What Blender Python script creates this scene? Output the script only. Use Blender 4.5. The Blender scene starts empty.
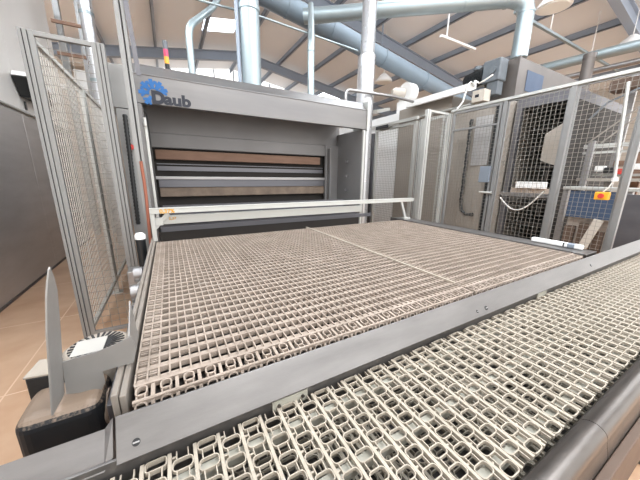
import bpy, bmesh, math, random
from mathutils import Vector, Matrix
random.seed(7)
S = bpy.context.scene
COL = S.collection
PI = math.pi

# ---------------------------------------------------------------- helpers
def lin(h):
    h = h.lstrip('#')
    o = []
    for i in (0, 2, 4):
        c = int(h[i:i+2], 16) / 255
        o.append(c / 12.92 if c <= .04045 else ((c + .055) / 1.055) ** 2.4)
    return (*o, 1)

def mat(name, col, rough=.5, metal=0., col2=None, scale=6., amt=.5, bump=0., bscale=60., stretch=None, emit=None, spec=.5):
    m = bpy.data.materials.new(name); m.use_nodes = True
    N = m.node_tree.nodes; L = m.node_tree.links
    b = N['Principled BSDF']
    b.inputs['Base Color'].default_value = lin(col)
    b.inputs['Roughness'].default_value = rough
    b.inputs['Metallic'].default_value = metal
    b.inputs['Specular IOR Level'].default_value = spec
    tc = N.new('ShaderNodeTexCoord')
    src = tc.outputs['Object']
    if stretch:
        mp = N.new('ShaderNodeMapping'); mp.inputs['Scale'].default_value = stretch
        L.new(src, mp.inputs['Vector']); src = mp.outputs['Vector']
    if col2:
        n = N.new('ShaderNodeTexNoise'); n.inputs['Scale'].default_value = scale
        n.inputs['Detail'].default_value = 5; n.inputs['Roughness'].default_value = .6
        L.new(src, n.inputs['Vector'])
        r = N.new('ShaderNodeValToRGB')
        r.color_ramp.elements[0].position = .5 - amt / 2; r.color_ramp.elements[0].color = lin(col)
        r.color_ramp.elements[1].position = .5 + amt / 2; r.color_ramp.elements[1].color = lin(col2)
        L.new(n.outputs['Fac'], r.inputs['Fac']); L.new(r.outputs['Color'], b.inputs['Base Color'])
        if metal > 0:
            mr = N.new('ShaderNodeMapRange'); mr.inputs['To Min'].default_value = rough - .08; mr.inputs['To Max'].default_value = rough + .12
            L.new(n.outputs['Fac'], mr.inputs['Value']); L.new(mr.outputs['Result'], b.inputs['Roughness'])
    if bump:
        n2 = N.new('ShaderNodeTexNoise'); n2.inputs['Scale'].default_value = bscale; n2.inputs['Detail'].default_value = 3
        L.new(src, n2.inputs['Vector'])
        bp = N.new('ShaderNodeBump'); bp.inputs['Strength'].default_value = bump; bp.inputs['Distance'].default_value = .01
        L.new(n2.outputs['Fac'], bp.inputs['Height']); L.new(bp.outputs['Normal'], b.inputs['Normal'])
    if emit:
        b.inputs['Emission Color'].default_value = lin(emit[0]); b.inputs['Emission Strength'].default_value = emit[1]
    return m

class MB:
    def __init__(s): s.v = []; s.f = []; s.sm = []
    def add(s, vs, fs, smooth=False):
        k = len(s.v); s.v += [tuple(v) for v in vs]
        s.f += [tuple(i + k for i in f) for f in fs]; s.sm += [smooth] * len(fs); return s
    def box(s, a, b):
        x0, y0, z0 = (min(a[i], b[i]) for i in range(3)); x1, y1, z1 = (max(a[i], b[i]) for i in range(3))
        return s.add([(x0,y0,z0),(x1,y0,z0),(x1,y1,z0),(x0,y1,z0),(x0,y0,z1),(x1,y0,z1),(x1,y1,z1),(x0,y1,z1)],
              [(0,3,2,1),(4,5,6,7),(0,1,5,4),(1,2,6,5),(2,3,7,6),(3,0,4,7)])
    def bar(s, p, q, w, h, up=(0, 0, 1)):
        p = Vector(p); q = Vector(q); d = (q - p).normalized(); up = Vector(up)
        if abs(d.dot(up)) > .98: up = Vector((0, 1, 0))
        u = d.cross(up).normalized(); v = u.cross(d).normalized()
        vs = []
        for e in (p, q):
            for a, b in ((-1,-1),(1,-1),(1,1),(-1,1)): vs.append(e + u * a * w / 2 + v * b * h / 2)
        return s.add(vs, [(0,1,2,3),(7,6,5,4),(0,4,5,1),(1,5,6,2),(2,6,7,3),(3,7,4,0)])
    def tube(s, pts, r, n=16, cap=True, rad=None):
        pts = [Vector(p) for p in pts]; rings = []
        u = None
        for i, p in enumerate(pts):
            if i == 0: d = pts[1] - p
            elif i == len(pts) - 1: d = p - pts[i-1]
            else: d = (pts[i+1] - p).normalized() + (p - pts[i-1]).normalized()
            d.normalize()
            if u is None:
                up = Vector((0,0,1)) if abs(d.z) < .9 else Vector((1,0,0)); u = d.cross(up).normalized()
            else: u = (u - d * u.dot(d)).normalized()
            w = d.cross(u); rr = rad[i] if rad else r
            rings.append([p + (u * math.cos(2*PI*k/n) + w * math.sin(2*PI*k/n)) * rr for k in range(n)])
        vs = [v for R in rings for v in R]; fs = []
        for i in range(len(pts) - 1):
            for k in range(n):
                fs.append((i*n+k, i*n+(k+1)%n, (i+1)*n+(k+1)%n, (i+1)*n+k))
        s.add(vs, fs, True)
        if cap:
            m = (len(pts)-1)*n
            s.add(rings[0], [tuple(reversed(range(n)))]); s.add(rings[-1], [tuple(range(n))])
        return s
    def prism(s, poly, off):
        """poly: list of 3d points (planar), extruded by vector off"""
        n = len(poly); off = Vector(off); a = [Vector(p) for p in poly]; b = [p + off for p in a]
        return s.add(a + b, [tuple(reversed(range(n))), tuple(range(n, 2*n))] + [(i, (i+1)%n, n+(i+1)%n, n+i) for i in range(n)])
    def build(s, name, m, parent=None, bevel=0, loc=None, seg=2):
        me = bpy.data.meshes.new(name); me.from_pydata(s.v, [], s.f)
        me.polygons.foreach_set('use_smooth', s.sm)
        me.update()
        bm = bmesh.new(); bm.from_mesh(me); bmesh.ops.recalc_face_normals(bm, faces=bm.faces); bm.to_mesh(me); bm.free()
        o = bpy.data.objects.new(name, me); COL.objects.link(o)
        if m: me.materials.append(m)
        if parent:
            o.parent = parent; o.matrix_parent_inverse = Matrix.Translation(parent_world(parent)).inverted()
        if bevel:
            md = o.modifiers.new('bevel', 'BEVEL'); md.width = bevel; md.segments = seg; md.limit_method = 'ANGLE'
        return o

def parent_world(p):
    return Vector(p.location) if p.type == 'EMPTY' else Vector((0, 0, 0))

def thing(name, label, cat, loc=(0, 0, 0), group=None):
    o = bpy.data.objects.new(name, None); COL.objects.link(o); o.location = loc; o.empty_display_size = .1
    o['label'] = label; o['category'] = cat
    if group: o['group'] = group
    return o
def tag(o, label, cat, group=None):
    o['label'] = label; o['category'] = cat
    if group: o['group'] = group
    return o
def struct(o): o['kind'] = 'structure'; return o
def arc(c, r, a0, a1, n, ax='xz'):
    out = []
    for i in range(n + 1):
        a = a0 + (a1 - a0) * i / n
        if ax == 'xz': out.append((c[0] + r*math.cos(a), c[1], c[2] + r*math.sin(a)))
        else: out.append((c[0], c[1] + r*math.cos(a), c[2] + r*math.sin(a)))
    return out

# ---------------------------------------------------------------- materials
M = {}
M['steel'] = mat('brushed_steel', '#8f8d8e', .36, .85, '#a9a7a6', 3, .7, .05, 90, (1, 12, 12))
M['plate'] = mat('scuffed_steel_plate', '#5b5958', .38, .78, '#858280', 2.5, .8, .04, 120, (1, 6, 6))
M['oven'] = mat('oven_steel', '#6b6a6c', .38, .8, '#858381', 1.2, .8, .03, 60, (.6, 2, 5))
M['darksteel'] = mat('sooty_steel', '#5f5f64', .42, .75, '#77767a', 1.6, .7, .03, 60, (.5, 2, 4))
M['roller'] = mat('polished_rail', '#55504d', .3, .85, '#6d6864', 5, .8, .02, 60, (2, 8, 8))
M['alu'] = mat('aluminium_profile', '#b9bab6', .42, .55, '#c6c6c2', 4, .8)
M['aludark'] = mat('aluminium_profile_grey', '#858584', .42, .5, '#939392', 4, .8)
M['groove'] = mat('black_groove', '#1f1f20', .7)
M['wire'] = mat('welded_wire', '#8c8780', .5, .4)
M['wiregrey'] = mat('grey_welded_wire', '#a9a59c', .45, .4)
M['belt'] = mat('dusty_plastic_belt', '#85786c', .8, 0, '#a6988c', 9, .6, .25, 200)
M['belt2'] = mat('pale_plastic_belt', '#938a7c', .65, 0, '#aba193', 5, .7, .12, 200)
M['beltunder'] = mat('belt_wear_strip', '#aaa89d', .6, 0, '#8f8c80', 14, .6)
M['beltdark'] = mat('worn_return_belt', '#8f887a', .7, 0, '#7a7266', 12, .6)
M['ductdull'] = mat('dull_galvanised_duct', '#7f8c96', .6, .3, '#74818c', 2.5, .9)
M['railm'] = mat('dusty_side_strip', '#8f877e', .6, .2, '#766e66', 8, .7)
M['brownsteel'] = mat('brown_grey_steel', '#6d6763', .45, .4, '#5c5754', 2, .8)
M['cowlplate'] = mat('grey_plate', '#a9a6a0', .6)
M['wirelight'] = mat('bright_welded_wire', '#cfcac2', .4, .2)
M['guard'] = mat('grey_guard_sheet', '#918e8b', .45, .35, '#7e7c79', 5, .7)
M['cowl'] = mat('dusty_cowl', '#a39a8e', .7, 0, '#8d8479', 14, .7)
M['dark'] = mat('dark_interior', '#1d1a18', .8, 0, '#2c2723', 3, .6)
M['black'] = mat('black_paint', '#141618', .35, 0, '#1f2123', 6, .6)
M['dust'] = mat('floury_dust', '#8b7a6b', .9, 0, '#5d5249', 8, .7, .3, 90)
M['brownbar'] = mat('brown_insulation', '#8d705f', .85, 0, '#6f5648', 5, .8, .2, 50, (1, 1, 5))
M['hood'] = mat('oven_hood_steel', '#868483', .5, .3, '#757373', 1.2, .8)
M['blue'] = mat('logo_blue', '#185a96', .6)
M['ink'] = mat('logo_dark', '#1c202c', .6)
M['yellowink'] = mat('label_orange', '#d39a24', .6)
M['ceiling'] = mat('pale_roof_panel', '#eef1f4', .8, 0, '#e6e8ea', .5, .8)
M['purlin'] = mat('blue_grey_beam', '#98a3b2', .6, .0, '#8c97a6', 1, .8)
M['duct'] = mat('galvanised_duct', '#a7b3b6', .38, .65, '#94a2a8', 2.5, .9)
M['foil'] = mat('silver_foil', '#d3d4d6', .28, .8, '#bcbec2', 10, .8, .4, 18)
M['wallbrown'] = mat('brown_wall_sheet', '#a8998c', .8, 0, '#b3a497', 1.2, .8)
M['wallpale'] = mat('pale_wall_sheet', '#c2bab0', .8, 0, '#b5ada2', .8, .8)
M['taupe'] = mat('taupe_panel', '#a39c93', .5, .3, '#968e85', 1.2, .8)
M['white'] = mat('white_panel', '#ededec', .5, 0, '#e2e1df', 1, .8)
M['cabinet'] = mat('cabinet_pale_panel', '#ebe8e4', .4, .1, '#e0dcd8', 1, .8, 0, 0, (1, 1, .4))
M['cabinet2'] = mat('cabinet_brushed_panel', '#c3c2c3', .3, .6, '#b1afae', 1.5, .8, .02, 60, (1, 1, 5))
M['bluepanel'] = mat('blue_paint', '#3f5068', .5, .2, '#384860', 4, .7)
M['yellow'] = mat('yellow_plastic', '#e2a32a', .4)
M['red'] = mat('red_plastic', '#c23a32', .4)
M['pink'] = mat('pink_lens', '#d2486f', .3)
M['amber'] = mat('amber_lens', '#f0a83c', .3)
M['redcable'] = mat('orange_brown_hose', '#8f5440', .5)
M['greymotor'] = mat('grey_motor_paint', '#6d7378', .5, .2, '#5a6066', 12, .6, .2, 60)
M['hose'] = mat('white_cable', '#d5d3cd', .5)
M['tan'] = mat('tan_cover', '#5f4c3f', .6, .2, '#4d3d33', 3, .7)
M['lampglass'] = mat('lamp_diffuser', '#e8e6df', .4)
M['glassblue'] = mat('bluish_reflective_panel', '#96a0ac', .25, .4, '#868f9b', 2, .8)

bk = mat('dusty_black_paint', '#15171a', .4)
N = bk.node_tree.nodes; L = bk.node_tree.links; b = N['Principled BSDF']
ge = N.new('ShaderNodeNewGeometry'); sx_ = N.new('ShaderNodeSeparateXYZ'); L.new(ge.outputs['Normal'], sx_.inputs[0])
nn_ = N.new('ShaderNodeTexNoise'); nn_.inputs['Scale'].default_value = 22; nn_.inputs['Detail'].default_value = 5
ad = N.new('ShaderNodeMath'); ad.operation = 'MULTIPLY_ADD'; L.new(nn_.outputs['Fac'], ad.inputs[0]); ad.inputs[1].default_value = .7; L.new(sx_.outputs['Z'], ad.inputs[2])
rp = N.new('ShaderNodeValToRGB'); rp.color_ramp.elements[0].position = .75; rp.color_ramp.elements[0].color = lin('#15171a'); rp.color_ramp.elements[1].position = 1.2 if False else 1.0; rp.color_ramp.elements[1].color = lin('#7c6b5c')
L.new(ad.outputs[0], rp.inputs['Fac']); L.new(rp.outputs['Color'], b.inputs['Base Color']); b.inputs['Roughness'].default_value = .5
M['blackdust'] = bk
# floor: coated screed with pale joints
fm = bpy.data.materials.new('orange_screed_floor'); fm.use_nodes = True
N = fm.node_tree.nodes; L = fm.node_tree.links; b = N['Principled BSDF']; b.inputs['Roughness'].default_value = .32
tc = N.new('ShaderNodeTexCoord'); n = N.new('ShaderNodeTexNoise'); n.inputs['Scale'].default_value = 2.2; n.inputs['Detail'].default_value = 6
L.new(tc.outputs['Object'], n.inputs['Vector'])
r = N.new('ShaderNodeValToRGB'); r.color_ramp.elements[0].position = .3; r.color_ramp.elements[0].color = lin('#b08a6c')
r.color_ramp.elements[1].position = .75; r.color_ramp.elements[1].color = lin('#cdae92')
L.new(n.outputs['Fac'], r.inputs['Fac'])
br = N.new('ShaderNodeTexBrick'); br.offset = 0; br.inputs['Scale'].default_value = 1; br.inputs['Mortar Size'].default_value = .006
br.inputs['Brick Width'].default_value = 1.2; br.inputs['Row Height'].default_value = 1.2; br.inputs['Mortar Smooth'].default_value = .3
mp = N.new('ShaderNodeMapping'); mp.inputs['Location'].default_value = (1.15, 0, 0); L.new(tc.outputs['Object'], mp.inputs['Vector']); L.new(mp.outputs['Vector'], br.inputs['Vector'])
mx = N.new('ShaderNodeMix'); mx.data_type = 'RGBA'; L.new(br.outputs['Fac'], mx.inputs['Factor']); L.new(r.outputs['Color'], mx.inputs['A']); mx.inputs['B'].default_value = lin('#d8bda4')
L.new(mx.outputs['Result'], b.inputs['Base Color'])
M['floor'] = fm
gl = bpy.data.materials.new('window_glass'); gl.use_nodes = True
g = gl.node_tree.nodes['Principled BSDF']; g.inputs['Transmission Weight'].default_value = 1; g.inputs['Roughness'].default_value = .0; g.inputs['IOR'].default_value = 1.02
M['glass'] = gl
M['skylight'] = mat('translucent_daylight_sheet', '#f2f6fa', .5, emit=('#e9f2fb', 6.0))

# ---------------------------------------------------------------- setting
YB, YF = -7.0, 18.0
XL, XR = -9.5, 17.4
RX, RZ, SL = 3.93, 7.62, .162
def rz(x): return RZ - SL * abs(x - RX)
struct(MB().box((XL, YB, -.1), (XR, YF, 0)).build('floor', M['floor']))
# roof: two slopes in one ceiling mesh with openings left for the skylights
sky = [(1.82, 3.1, 12.3, 13.4), (1.0, 3.0, -6.0, 1.0), (5.4, 7.4, -6.0, .2), (-3.6, -1.6, -1, 5.5), (11.2, 12.8, -3, 1.5), (-7.6, -5.6, 4, 17), (8.95, 10.65, 15.2, 17.6), (4.15, 5.55, 1.0, 5.0)]  # first one is a real skylight; most others are unseen, added for more light
def roof_cells():
    xs = sorted({XL, RX, XR} | {s[i] for s in sky for i in (0, 1)}); ys = sorted({YB, YF} | {s[i] for s in sky for i in (2, 3)})
    for i in range(len(xs)-1):
        for j in range(len(ys)-1):
            cx = (xs[i]+xs[i+1])/2; cy = (ys[j]+ys[j+1])/2
            if any(s[0] < cx < s[1] and s[2] < cy < s[3] for s in sky): continue
            yield xs[i], xs[i+1], ys[j], ys[j+1]
cm = MB()
for x0, x1, y0, y1 in roof_cells():
    cm.prism([(x0, y0, rz(x0)), (x1, y0, rz(x1)), (x1, y1, rz(x1)), (x0, y1, rz(x0))], (0, 0, .12))
struct(cm.build('ceiling', M['ceiling']))
for i, s in enumerate(sky):
    o = struct(MB().prism([(s[0], s[2], rz(s[0])+.05), (s[1], s[2], rz(s[1])+.05), (s[1], s[3], rz(s[1])+.05), (s[0], s[3], rz(s[0])+.05)], (0, 0, .02)).build('window_%d' % (i+2), M['skylight']))  # glowing sheets, mostly unseen ones added to brighten the hall
t = 0
for y in (14.8, 9.1, 3.4, -2.3):
    t += 1
    m = MB()
    for x0, x1 in ((XL, RX), (RX, XR)):
        for dz, w, h in ((-.22, .2, .03), (-.59, .2, .03), (-.40, .03, .36)):
            if w == .03: w = .05
            m.bar((x0, y, rz(x0) + dz), (x1, y, rz(x1) + dz), w, h)
    struct(m.build('trim_%d' % t, M['purlin']))
for x in (-5.2, -3.45, -1.7, .1, 1.9, 3.85, 5.68, 7.3, 8.95, 10.65, 12.4, 14.1, 15.8):
    t += 1
    m = MB(); z = rz(x)
    m.box((x-.05, YB, z-.2), (x-.03, YF, z-.0)); m.box((x-.05, YB, z-.2), (x+.05, YF, z-.18))
    struct(m.build('trim_%d' % t, M['purlin']))
# walls
GZ = 5.2
wb = MB()
wb.box((XL, YF, 0), (XR, YF+.15, GZ))
for x0, x1 in ((XL, -1.5), (11.8, XR)):
    wb.prism([(x0, YF, GZ), (x1, YF, GZ), (x1, YF, rz(x1)), (x0, YF, rz(x0))], (0, .15, 0))
struct(wb.build('wall_back', M['wallpale']))
win = struct(MB().prism([(-1.5, YF+.06, GZ), (11.8, YF+.06, GZ), (11.8, YF+.06, rz(11.8)), (RX, YF+.06, rz(RX)), (-1.5, YF+.06, rz(-1.5))], (0, .01, 0)).build('window_1', M['glass']))
m = MB()
for k in range(1, 12):
    x = -1.5 + k * 13.3 / 12; m.box((x-.03, YF+.02, GZ), (x+.03, YF+.1, rz(x)))
m.box((-1.5, YF+.02, GZ), (11.8, YF+.1, GZ+.07))
m.build('window_frame', M['purlin'], win)
struct(MB().box((XL-.15, 4, 0), (XL, YF, rz(XL))).build('wall_left', M['wallbrown']))
struct(MB().box((XR, 2.5, 0), (XR+.15, YF, rz(XR))).build('wall_right', M['wallpale']))

# ---------------------------------------------------------------- belts
def ring(mb, x0, x1, y0, y1, w, zt, zb, c=.35, T=None, seg=3):
    """rounded rectangular ring wall"""
    def rr(a0, a1, b0, b1, rad):
        pts = []
        for cx, cy, s in ((a1-rad, b1-rad, 0), (a0+rad, b1-rad, PI/2), (a0+rad, b0+rad, PI), (a1-rad, b0+rad, 1.5*PI)):
            for k in range(seg+1):
                a = s + PI/2*k/seg; pts.append((cx+rad*math.cos(a), cy+rad*math.sin(a)))
        return pts
    R = min(x1-x0, y1-y0) * c
    o = rr(x0, x1, y0, y1, R); i = rr(x0+w, x1-w, y0+w, y1-w, max(R-w, .001)); n = len(o)
    vs = [(p[0], p[1], zt) for p in o] + [(p[0], p[1], zt) for p in i] + [(p[0], p[1], zb) for p in o] + [(p[0], p[1], zb) for p in i]
    if T: vs = [T(v) for v in vs]
    fs = []
    for k in range(n):
        j = (k+1) % n
        fs += [(k, j, n+j, n+k), (n+k, n+j, 3*n+j, 3*n+k), (j, k, 2*n+k, 2*n+j)]
    mb.add(vs, fs)
def tbox(mb, a, b, T):
    k = MB().box(a, b); mb.add([T(v) for v in k.v], k.f)

PM = .0508
def stage_belt(x0, x1, yn, yf, name, parent):
    mb = MB()
    ncol = int(round((x1-x0)/.0254)); dx = (x1-x0)/ncol
    nrow = int((yf-yn)/PM)
    for r_ in range(nrow):
        y = yn + r_*PM
        mb.box((x0, y, -.016), (x1, y+.005, 0))                # hinge ridge
        mb.box((x0, y+.005, -.016), (x1, y+.027, -.006))       # tread between the holes
        for c in range(ncol+1):
            x = x0 + c*dx
            mb.box((x-.002, y+.005, -.015), (x+.002, y+PM, -.0005))
        for c in (0, 1):                                        # closed edge modules
            x = x0 + c*dx + .004
            mb.box((x, y+.034, -.012), (x+.018, y+.038, -.003)); mb.box((x, y+.043, -.012), (x+.018, y+.047, -.003))
    mb.box((x0, yn+nrow*PM, -.016), (x1, yn+nrow*PM+.005, 0))
    # nose rows wrap round the end roller
    ang = [.08, 1.15, 1.5, PI/2, PI/2]
    pos = [Vector((0, yn, 0))]
    for a_ in ang: pos.append(pos[-1] + Vector((0, -math.cos(a_), -math.sin(a_)))*.0500)
    def mk(k):
        a = ang[k]; d = Vector((0, -math.cos(a), -math.sin(a))); nn = Vector((0, -math.sin(a), math.cos(a)))
        def T(v):
            p = pos[k] + d*v[1]*.985 + nn*v[2]; return (v[0], p.y, p.z)
        return T
    for k in range(5):
        T = mk(k)
        tbox(mb, (x0, .0455, -.014), (x1, .0508, 0), T); tbox(mb, (x0, 0, -.014), (x1, .003, 0), T)
        nc = int((x1-x0)/.0508); w = (x1-x0)/nc
        for c in range(nc):
            x = x0 + c*w
            ring(mb, x+.003, x+.029, .004, .036, .0035, 0, -.014, .42, T)
            tbox(mb, (x+.006, .036, -.012), (x+.009, .046, 0), T); tbox(mb, (x+.023, .036, -.012), (x+.026, .046, 0), T)
            tbox(mb, (x+.036, .008, -.012), (x+.044, .05, .001), T)
            tbox(mb, (x+.005, .024, -.012), (x+.027, .034, -.006), T)
    o = mb.build(name, M['belt'], parent); return o

st = thing('stage_conveyor', 'wide oven loading conveyor with beige plastic grid belts and slanted steel front plate', 'conveyor', (1.1, 1.5, 0))
def place_z(o, z):
    o.location.z += z
YN = .692
b1 = stage_belt(-.125, 1.163, YN, 2.36, 'grid_belt', st); place_z(b1, 1.0)
b2 = stage_belt(1.178, 2.40, YN, 2.36, 'grid_belt', st); place_z(b2, 1.0)
b1['label'] = 'left grid belt with dusty edge'; b2['label'] = 'right grid belt'
MB().box((1.1640, .74, .985), (1.1770, 2.38, 1.006)).build('seam_strip', M['belt2'], st, .001)
f = MB()
f.box((-.12, .80, .80), (2.39, 2.4, .955))
f.build('belt_bed', M['dark'], st)
f = MB()
f.tube([(-.12, .705, .918), (2.39, .705, .918)], .055, 20)
f.build('end_roller', M['dark'], st)
f = MB()
f.box((-.185, .70, .55), (-.165, 2.5, .965))
f.build('side_frame', M['darksteel'], st, .002)
MB().box((-.165, .66, .955), (-.152, 2.44, 1.016)).box((-.150, .66, .955), (-.137, 2.44, 1.008)).build('side_rail', M['railm'], st, .002)
f = MB()
f.box((2.42, .72, .55), (2.445, 2.5, 1.008)); f.box((2.445, .64, .985), (2.64, 2.5, 1.0)); f.box((2.62, .64, .90), (2.64, 2.5, 1.0))
f.build('side_rail', M['plate'], st, .002)
for x in (-.15, 1.15, 2.5):
    for y in (.8, 2.3): MB().box((x-.03, y-.03, 0), (x+.03, y+.03, .8)).build('leg', M['darksteel'], st, .004)
# slanted front plate
fp = MB()
T0, T1 = (.613, .998), (.560, .928)
X0, X1 = -.152, 4.15
fp.prism([(X0, T0[0], T0[1]), (X0, T1[0], T1[1]), (X0, T1[0]+.004, T1[1]-.006), (X0, T0[0]+.004, T0[1]-.008), (X0, T0[0]+.004, T0[1]-.001)], (X1-X0, 0, 0))
fpo = fp.build('front_plate', M['plate'], st, .0015)
def on_plate(x, t, h=0):
    y = T0[0] + (T1[0]-T0[0])*t; z = T0[1] + (T1[1]-T0[1])*t
    nv = Vector((0, -(T0[1]-T1[1]), (T0[0]-T1[0]))).normalized()
    return Vector((x, y, z)) + nv*h
def plate_hole(x, t, r_, slot=False):
    m = MB(); dT = Vector((0, T1[0]-T0[0], T1[1]-T0[1])).normalized(); c = on_plate(x, t, .0008)
    nv = Vector((0, -(T0[1]-T1[1]), (T0[0]-T1[0]))).normalized()
    m.tube([c - nv*.001, c + nv*.0005], r_, 20); o = m.build('bolt_hole', M['groove'], fpo)
    m = MB(); m.bar(c + nv*.0008 - Vector((r_*.8,0,0)), c + nv*.0008 + Vector((r_*.8, 0, 0)), .003, .001, dT.cross(Vector((1,0,0)))); m.build('screw_head', M['steel'], fpo)
for x, t_, r_ in ((-.117, .68, .0075), (1.095, .72, .006), (1.16, .72, .009), (2.35, .60, .008)): plate_hole(x, t_, r_)
f = MB()
f.box((X0-.3, .572, .80), (X1, .578, .93))
f.build('front_skirt', M['plate'], st, .001)
scp = MB().box((.178, .5665, .884), (.282, .5715, .918)).build('screw_plate', M['beltunder'], st, .001)
for x in (.196, .266): MB().tube([(x, .5625, .902), (x, .568, .902)], .005, 12).build('screw', M['roller'], scp)
MB().box((1.62, .5665, .884), (1.72, .5715, .918)).build('screw_plate', M['beltunder'], st, .001)
# left continuation plate
f = MB()
f.prism([(-.175, .625, .968), (-.175, .57, .915), (-.9, .57, .915), (-.9, .625, .968)], (0, .003, -.003))
f.prism([(-.175, .625, .968), (-.175, .57, .915), (-.160, .583, .93), (-.160, .63, .985)], (0, .003, -.002))
f.build('guide_plate', M['plate'], st)
# guard bar over the back end
gb = thing('guard_bar', 'steel guard bar spanning the back end of the loading belt', 'guard rail', (-.16, 2.35, 1.0))
bo = MB().box((-.15, 2.33, 1.215), (2.62, 2.36, 1.255)).box((-.15, 2.325, 1.249), (2.62, 2.375, 1.257)).build('bar', M['alu'], gb, .002)
MB().box((-.07, 2.40, 1.12), (1.88, 2.42, 1.19)).build('lower_bar', M['alu'], gb, .003)
f = MB().box((-.15, 2.34, 1.004), (-.12, 2.36, 1.249)); f.bar((-.13, 2.37, 1.10), (-.03, 2.37, 1.21), .012, .03); f.box((-.12, 2.36, 1.12), (-.07, 2.40, 1.18))
f.build('bracket', M['alu'], gb, .002)
f = MB().bar((2.43, 2.35, 1.22), (2.52, 2.35, 1.02), .02, .03); f.box((2.49, 2.32, 1.0), (2.58, 2.38, 1.02))
f.build('bracket', M['alu'], gb, .002)

def text(s, size, name, m, parent, loc, rot=(PI/2, 0, 0), bold=0., ext=.001, sx=1.):
    c = bpy.data.curves.new(name, 'FONT'); c.body = s; c.size = size; c.offset = bold; c.extrude = ext
    o = bpy.data.objects.new('tmp', c); COL.objects.link(o); bpy.context.view_layer.update()
    me = bpy.data.meshes.new_from_object(o.evaluated_get(bpy.context.evaluated_depsgraph_get())); bpy.data.objects.remove(o)
    me.transform(Matrix.Translation(loc) @ __import__('mathutils').Euler(rot).to_matrix().to_4x4() @ Matrix.Diagonal((sx, 1, 1, 1)))
    me.materials.clear(); me.materials.append(m)
    q = bpy.data.objects.new(name, me); COL.objects.link(q)
    q.parent = parent; q.matrix_parent_inverse = Matrix.Translation(parent_world(parent)).inverted()
    return q
text('0,37%', .042, 'printed_number', M['yellowink'], gb, (-.085, 2.328, 1.219), bold=.0012)
text('0,37', .03, 'printed_number', M['yellowink'], gb, (-.03, 2.399, 1.155), bold=.0008)

# near cross belt
cc = thing('cross_conveyor', 'pale grid plastic belt conveyor running across the foreground with rounded steel edge', 'conveyor', (1.8, .36, 0))
def cross_belt(x0, x1, y0, y1, name, m, parent, zoff):
    mb = MB(); n_ = int((x1-x0)/PM); py = .0508; nr = 8; py = (y1-y0)/nr
    for c in range(n_):
        x = x0 + c*PM
        mb.box((x-.0038, y0, zoff-.011), (x+.0038, y1, zoff-.0003))
        off = 0 if c % 2 else py/2
        k = -1
        for r_ in range(-1, nr+1):
            y = y0 + off + r_*py
            if y >= y0-.001 and y+.0265 <= y1+.001:
                ring(mb, x+.0045, x+PM-.0045, y-.001, y+.0275, .0024, zoff, zoff-.009, .36)
            elif y < y0 and y+.0265 > y0+.006:
                ring(mb, x+.0045, x+PM-.0045, y0, y+.0265, .0024, zoff, zoff-.014, .3)
            elif y < y1-.006 and y > y0:
                ring(mb, x+.0045, x+PM-.0045, y, y1, .0024, zoff, zoff-.012, .3)
            ya, yb = max(y+.0265, y0), min(y+py, y1-.001)
            if yb-ya > .004:
                for xx in (.0125, .0355): mb.box((x+xx, ya, zoff-.009), (x+xx+.0024, yb, zoff-.001))
                mb.box((x+.0045, (ya+yb)/2-.0022, zoff-.013), (x+.0135, (ya+yb)/2+.0022, zoff-.004)) if c % 3 else None
    o = mb.build(name, m, parent); return o
BZ = .898
cb = cross_belt(-.62, 4.1, .172, .566, 'grid_belt', M['belt2'], cc, 0); cb.location.z += BZ
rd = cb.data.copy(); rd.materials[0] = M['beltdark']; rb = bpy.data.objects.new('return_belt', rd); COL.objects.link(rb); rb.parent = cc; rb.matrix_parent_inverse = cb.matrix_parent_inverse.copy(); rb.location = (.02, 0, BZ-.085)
m = MB()
for y in (.21, .36, .51): m.box((-.62, y-.011, BZ-.035), (4.1, y+.011, BZ-.0165))
m.build('wear_strip', M['beltunder'], cc)
MB().box((-.62, .15, .70), (4.1, .568, .79)).build('belt_pan', M['dark'], cc)
# rounded edge rail in two lengths with a joint
for a, b_ in ((-.6, .868), (.870, 4.1)):
    p = []
    for k in range(13):
        an = PI*.95 - k/12*PI*1.05
        p.append((a, .124 + .028*math.cos(an)*1.1, .885 + .028*math.sin(an)))
    p = [(a, .164, .70)] + [(a, .166, .885)] + list(reversed(p))[::-1][0:0] + [(a, .160, .898)] + [(a, .136 + .028*math.cos(x), .880 + .028*math.sin(x)) for x in [PI*.25 + i*PI*.065 for i in range(13)]] + [(a, .106, .865), (a, .102, .85), (a, .100, .835), (a, .100, .70)]
    o = MB().prism(p, (b_-a, 0, 0)).build('edge_rail', M['roller'], cc, .0015)
    for q in o.data.polygons: q.use_smooth = True
    o.modifiers.clear(); es_ = o.modifiers.new('split', 'EDGE_SPLIT'); es_.split_angle = math.radians(35)
MB().box((-.6, .080, .62), (4.1, .099, .832)).build('side_cover', M['tan'], cc, .002)
for x in (0.2, 2.1, 3.9):
    MB().box((x-.03, .12, 0), (x+.03, .18, .7)).build('leg', M['darksteel'], cc, .004)
    MB().box((x-.03, .48, 0), (x+.03, .54, .7)).build('leg', M['darksteel'], cc, .004)

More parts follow.
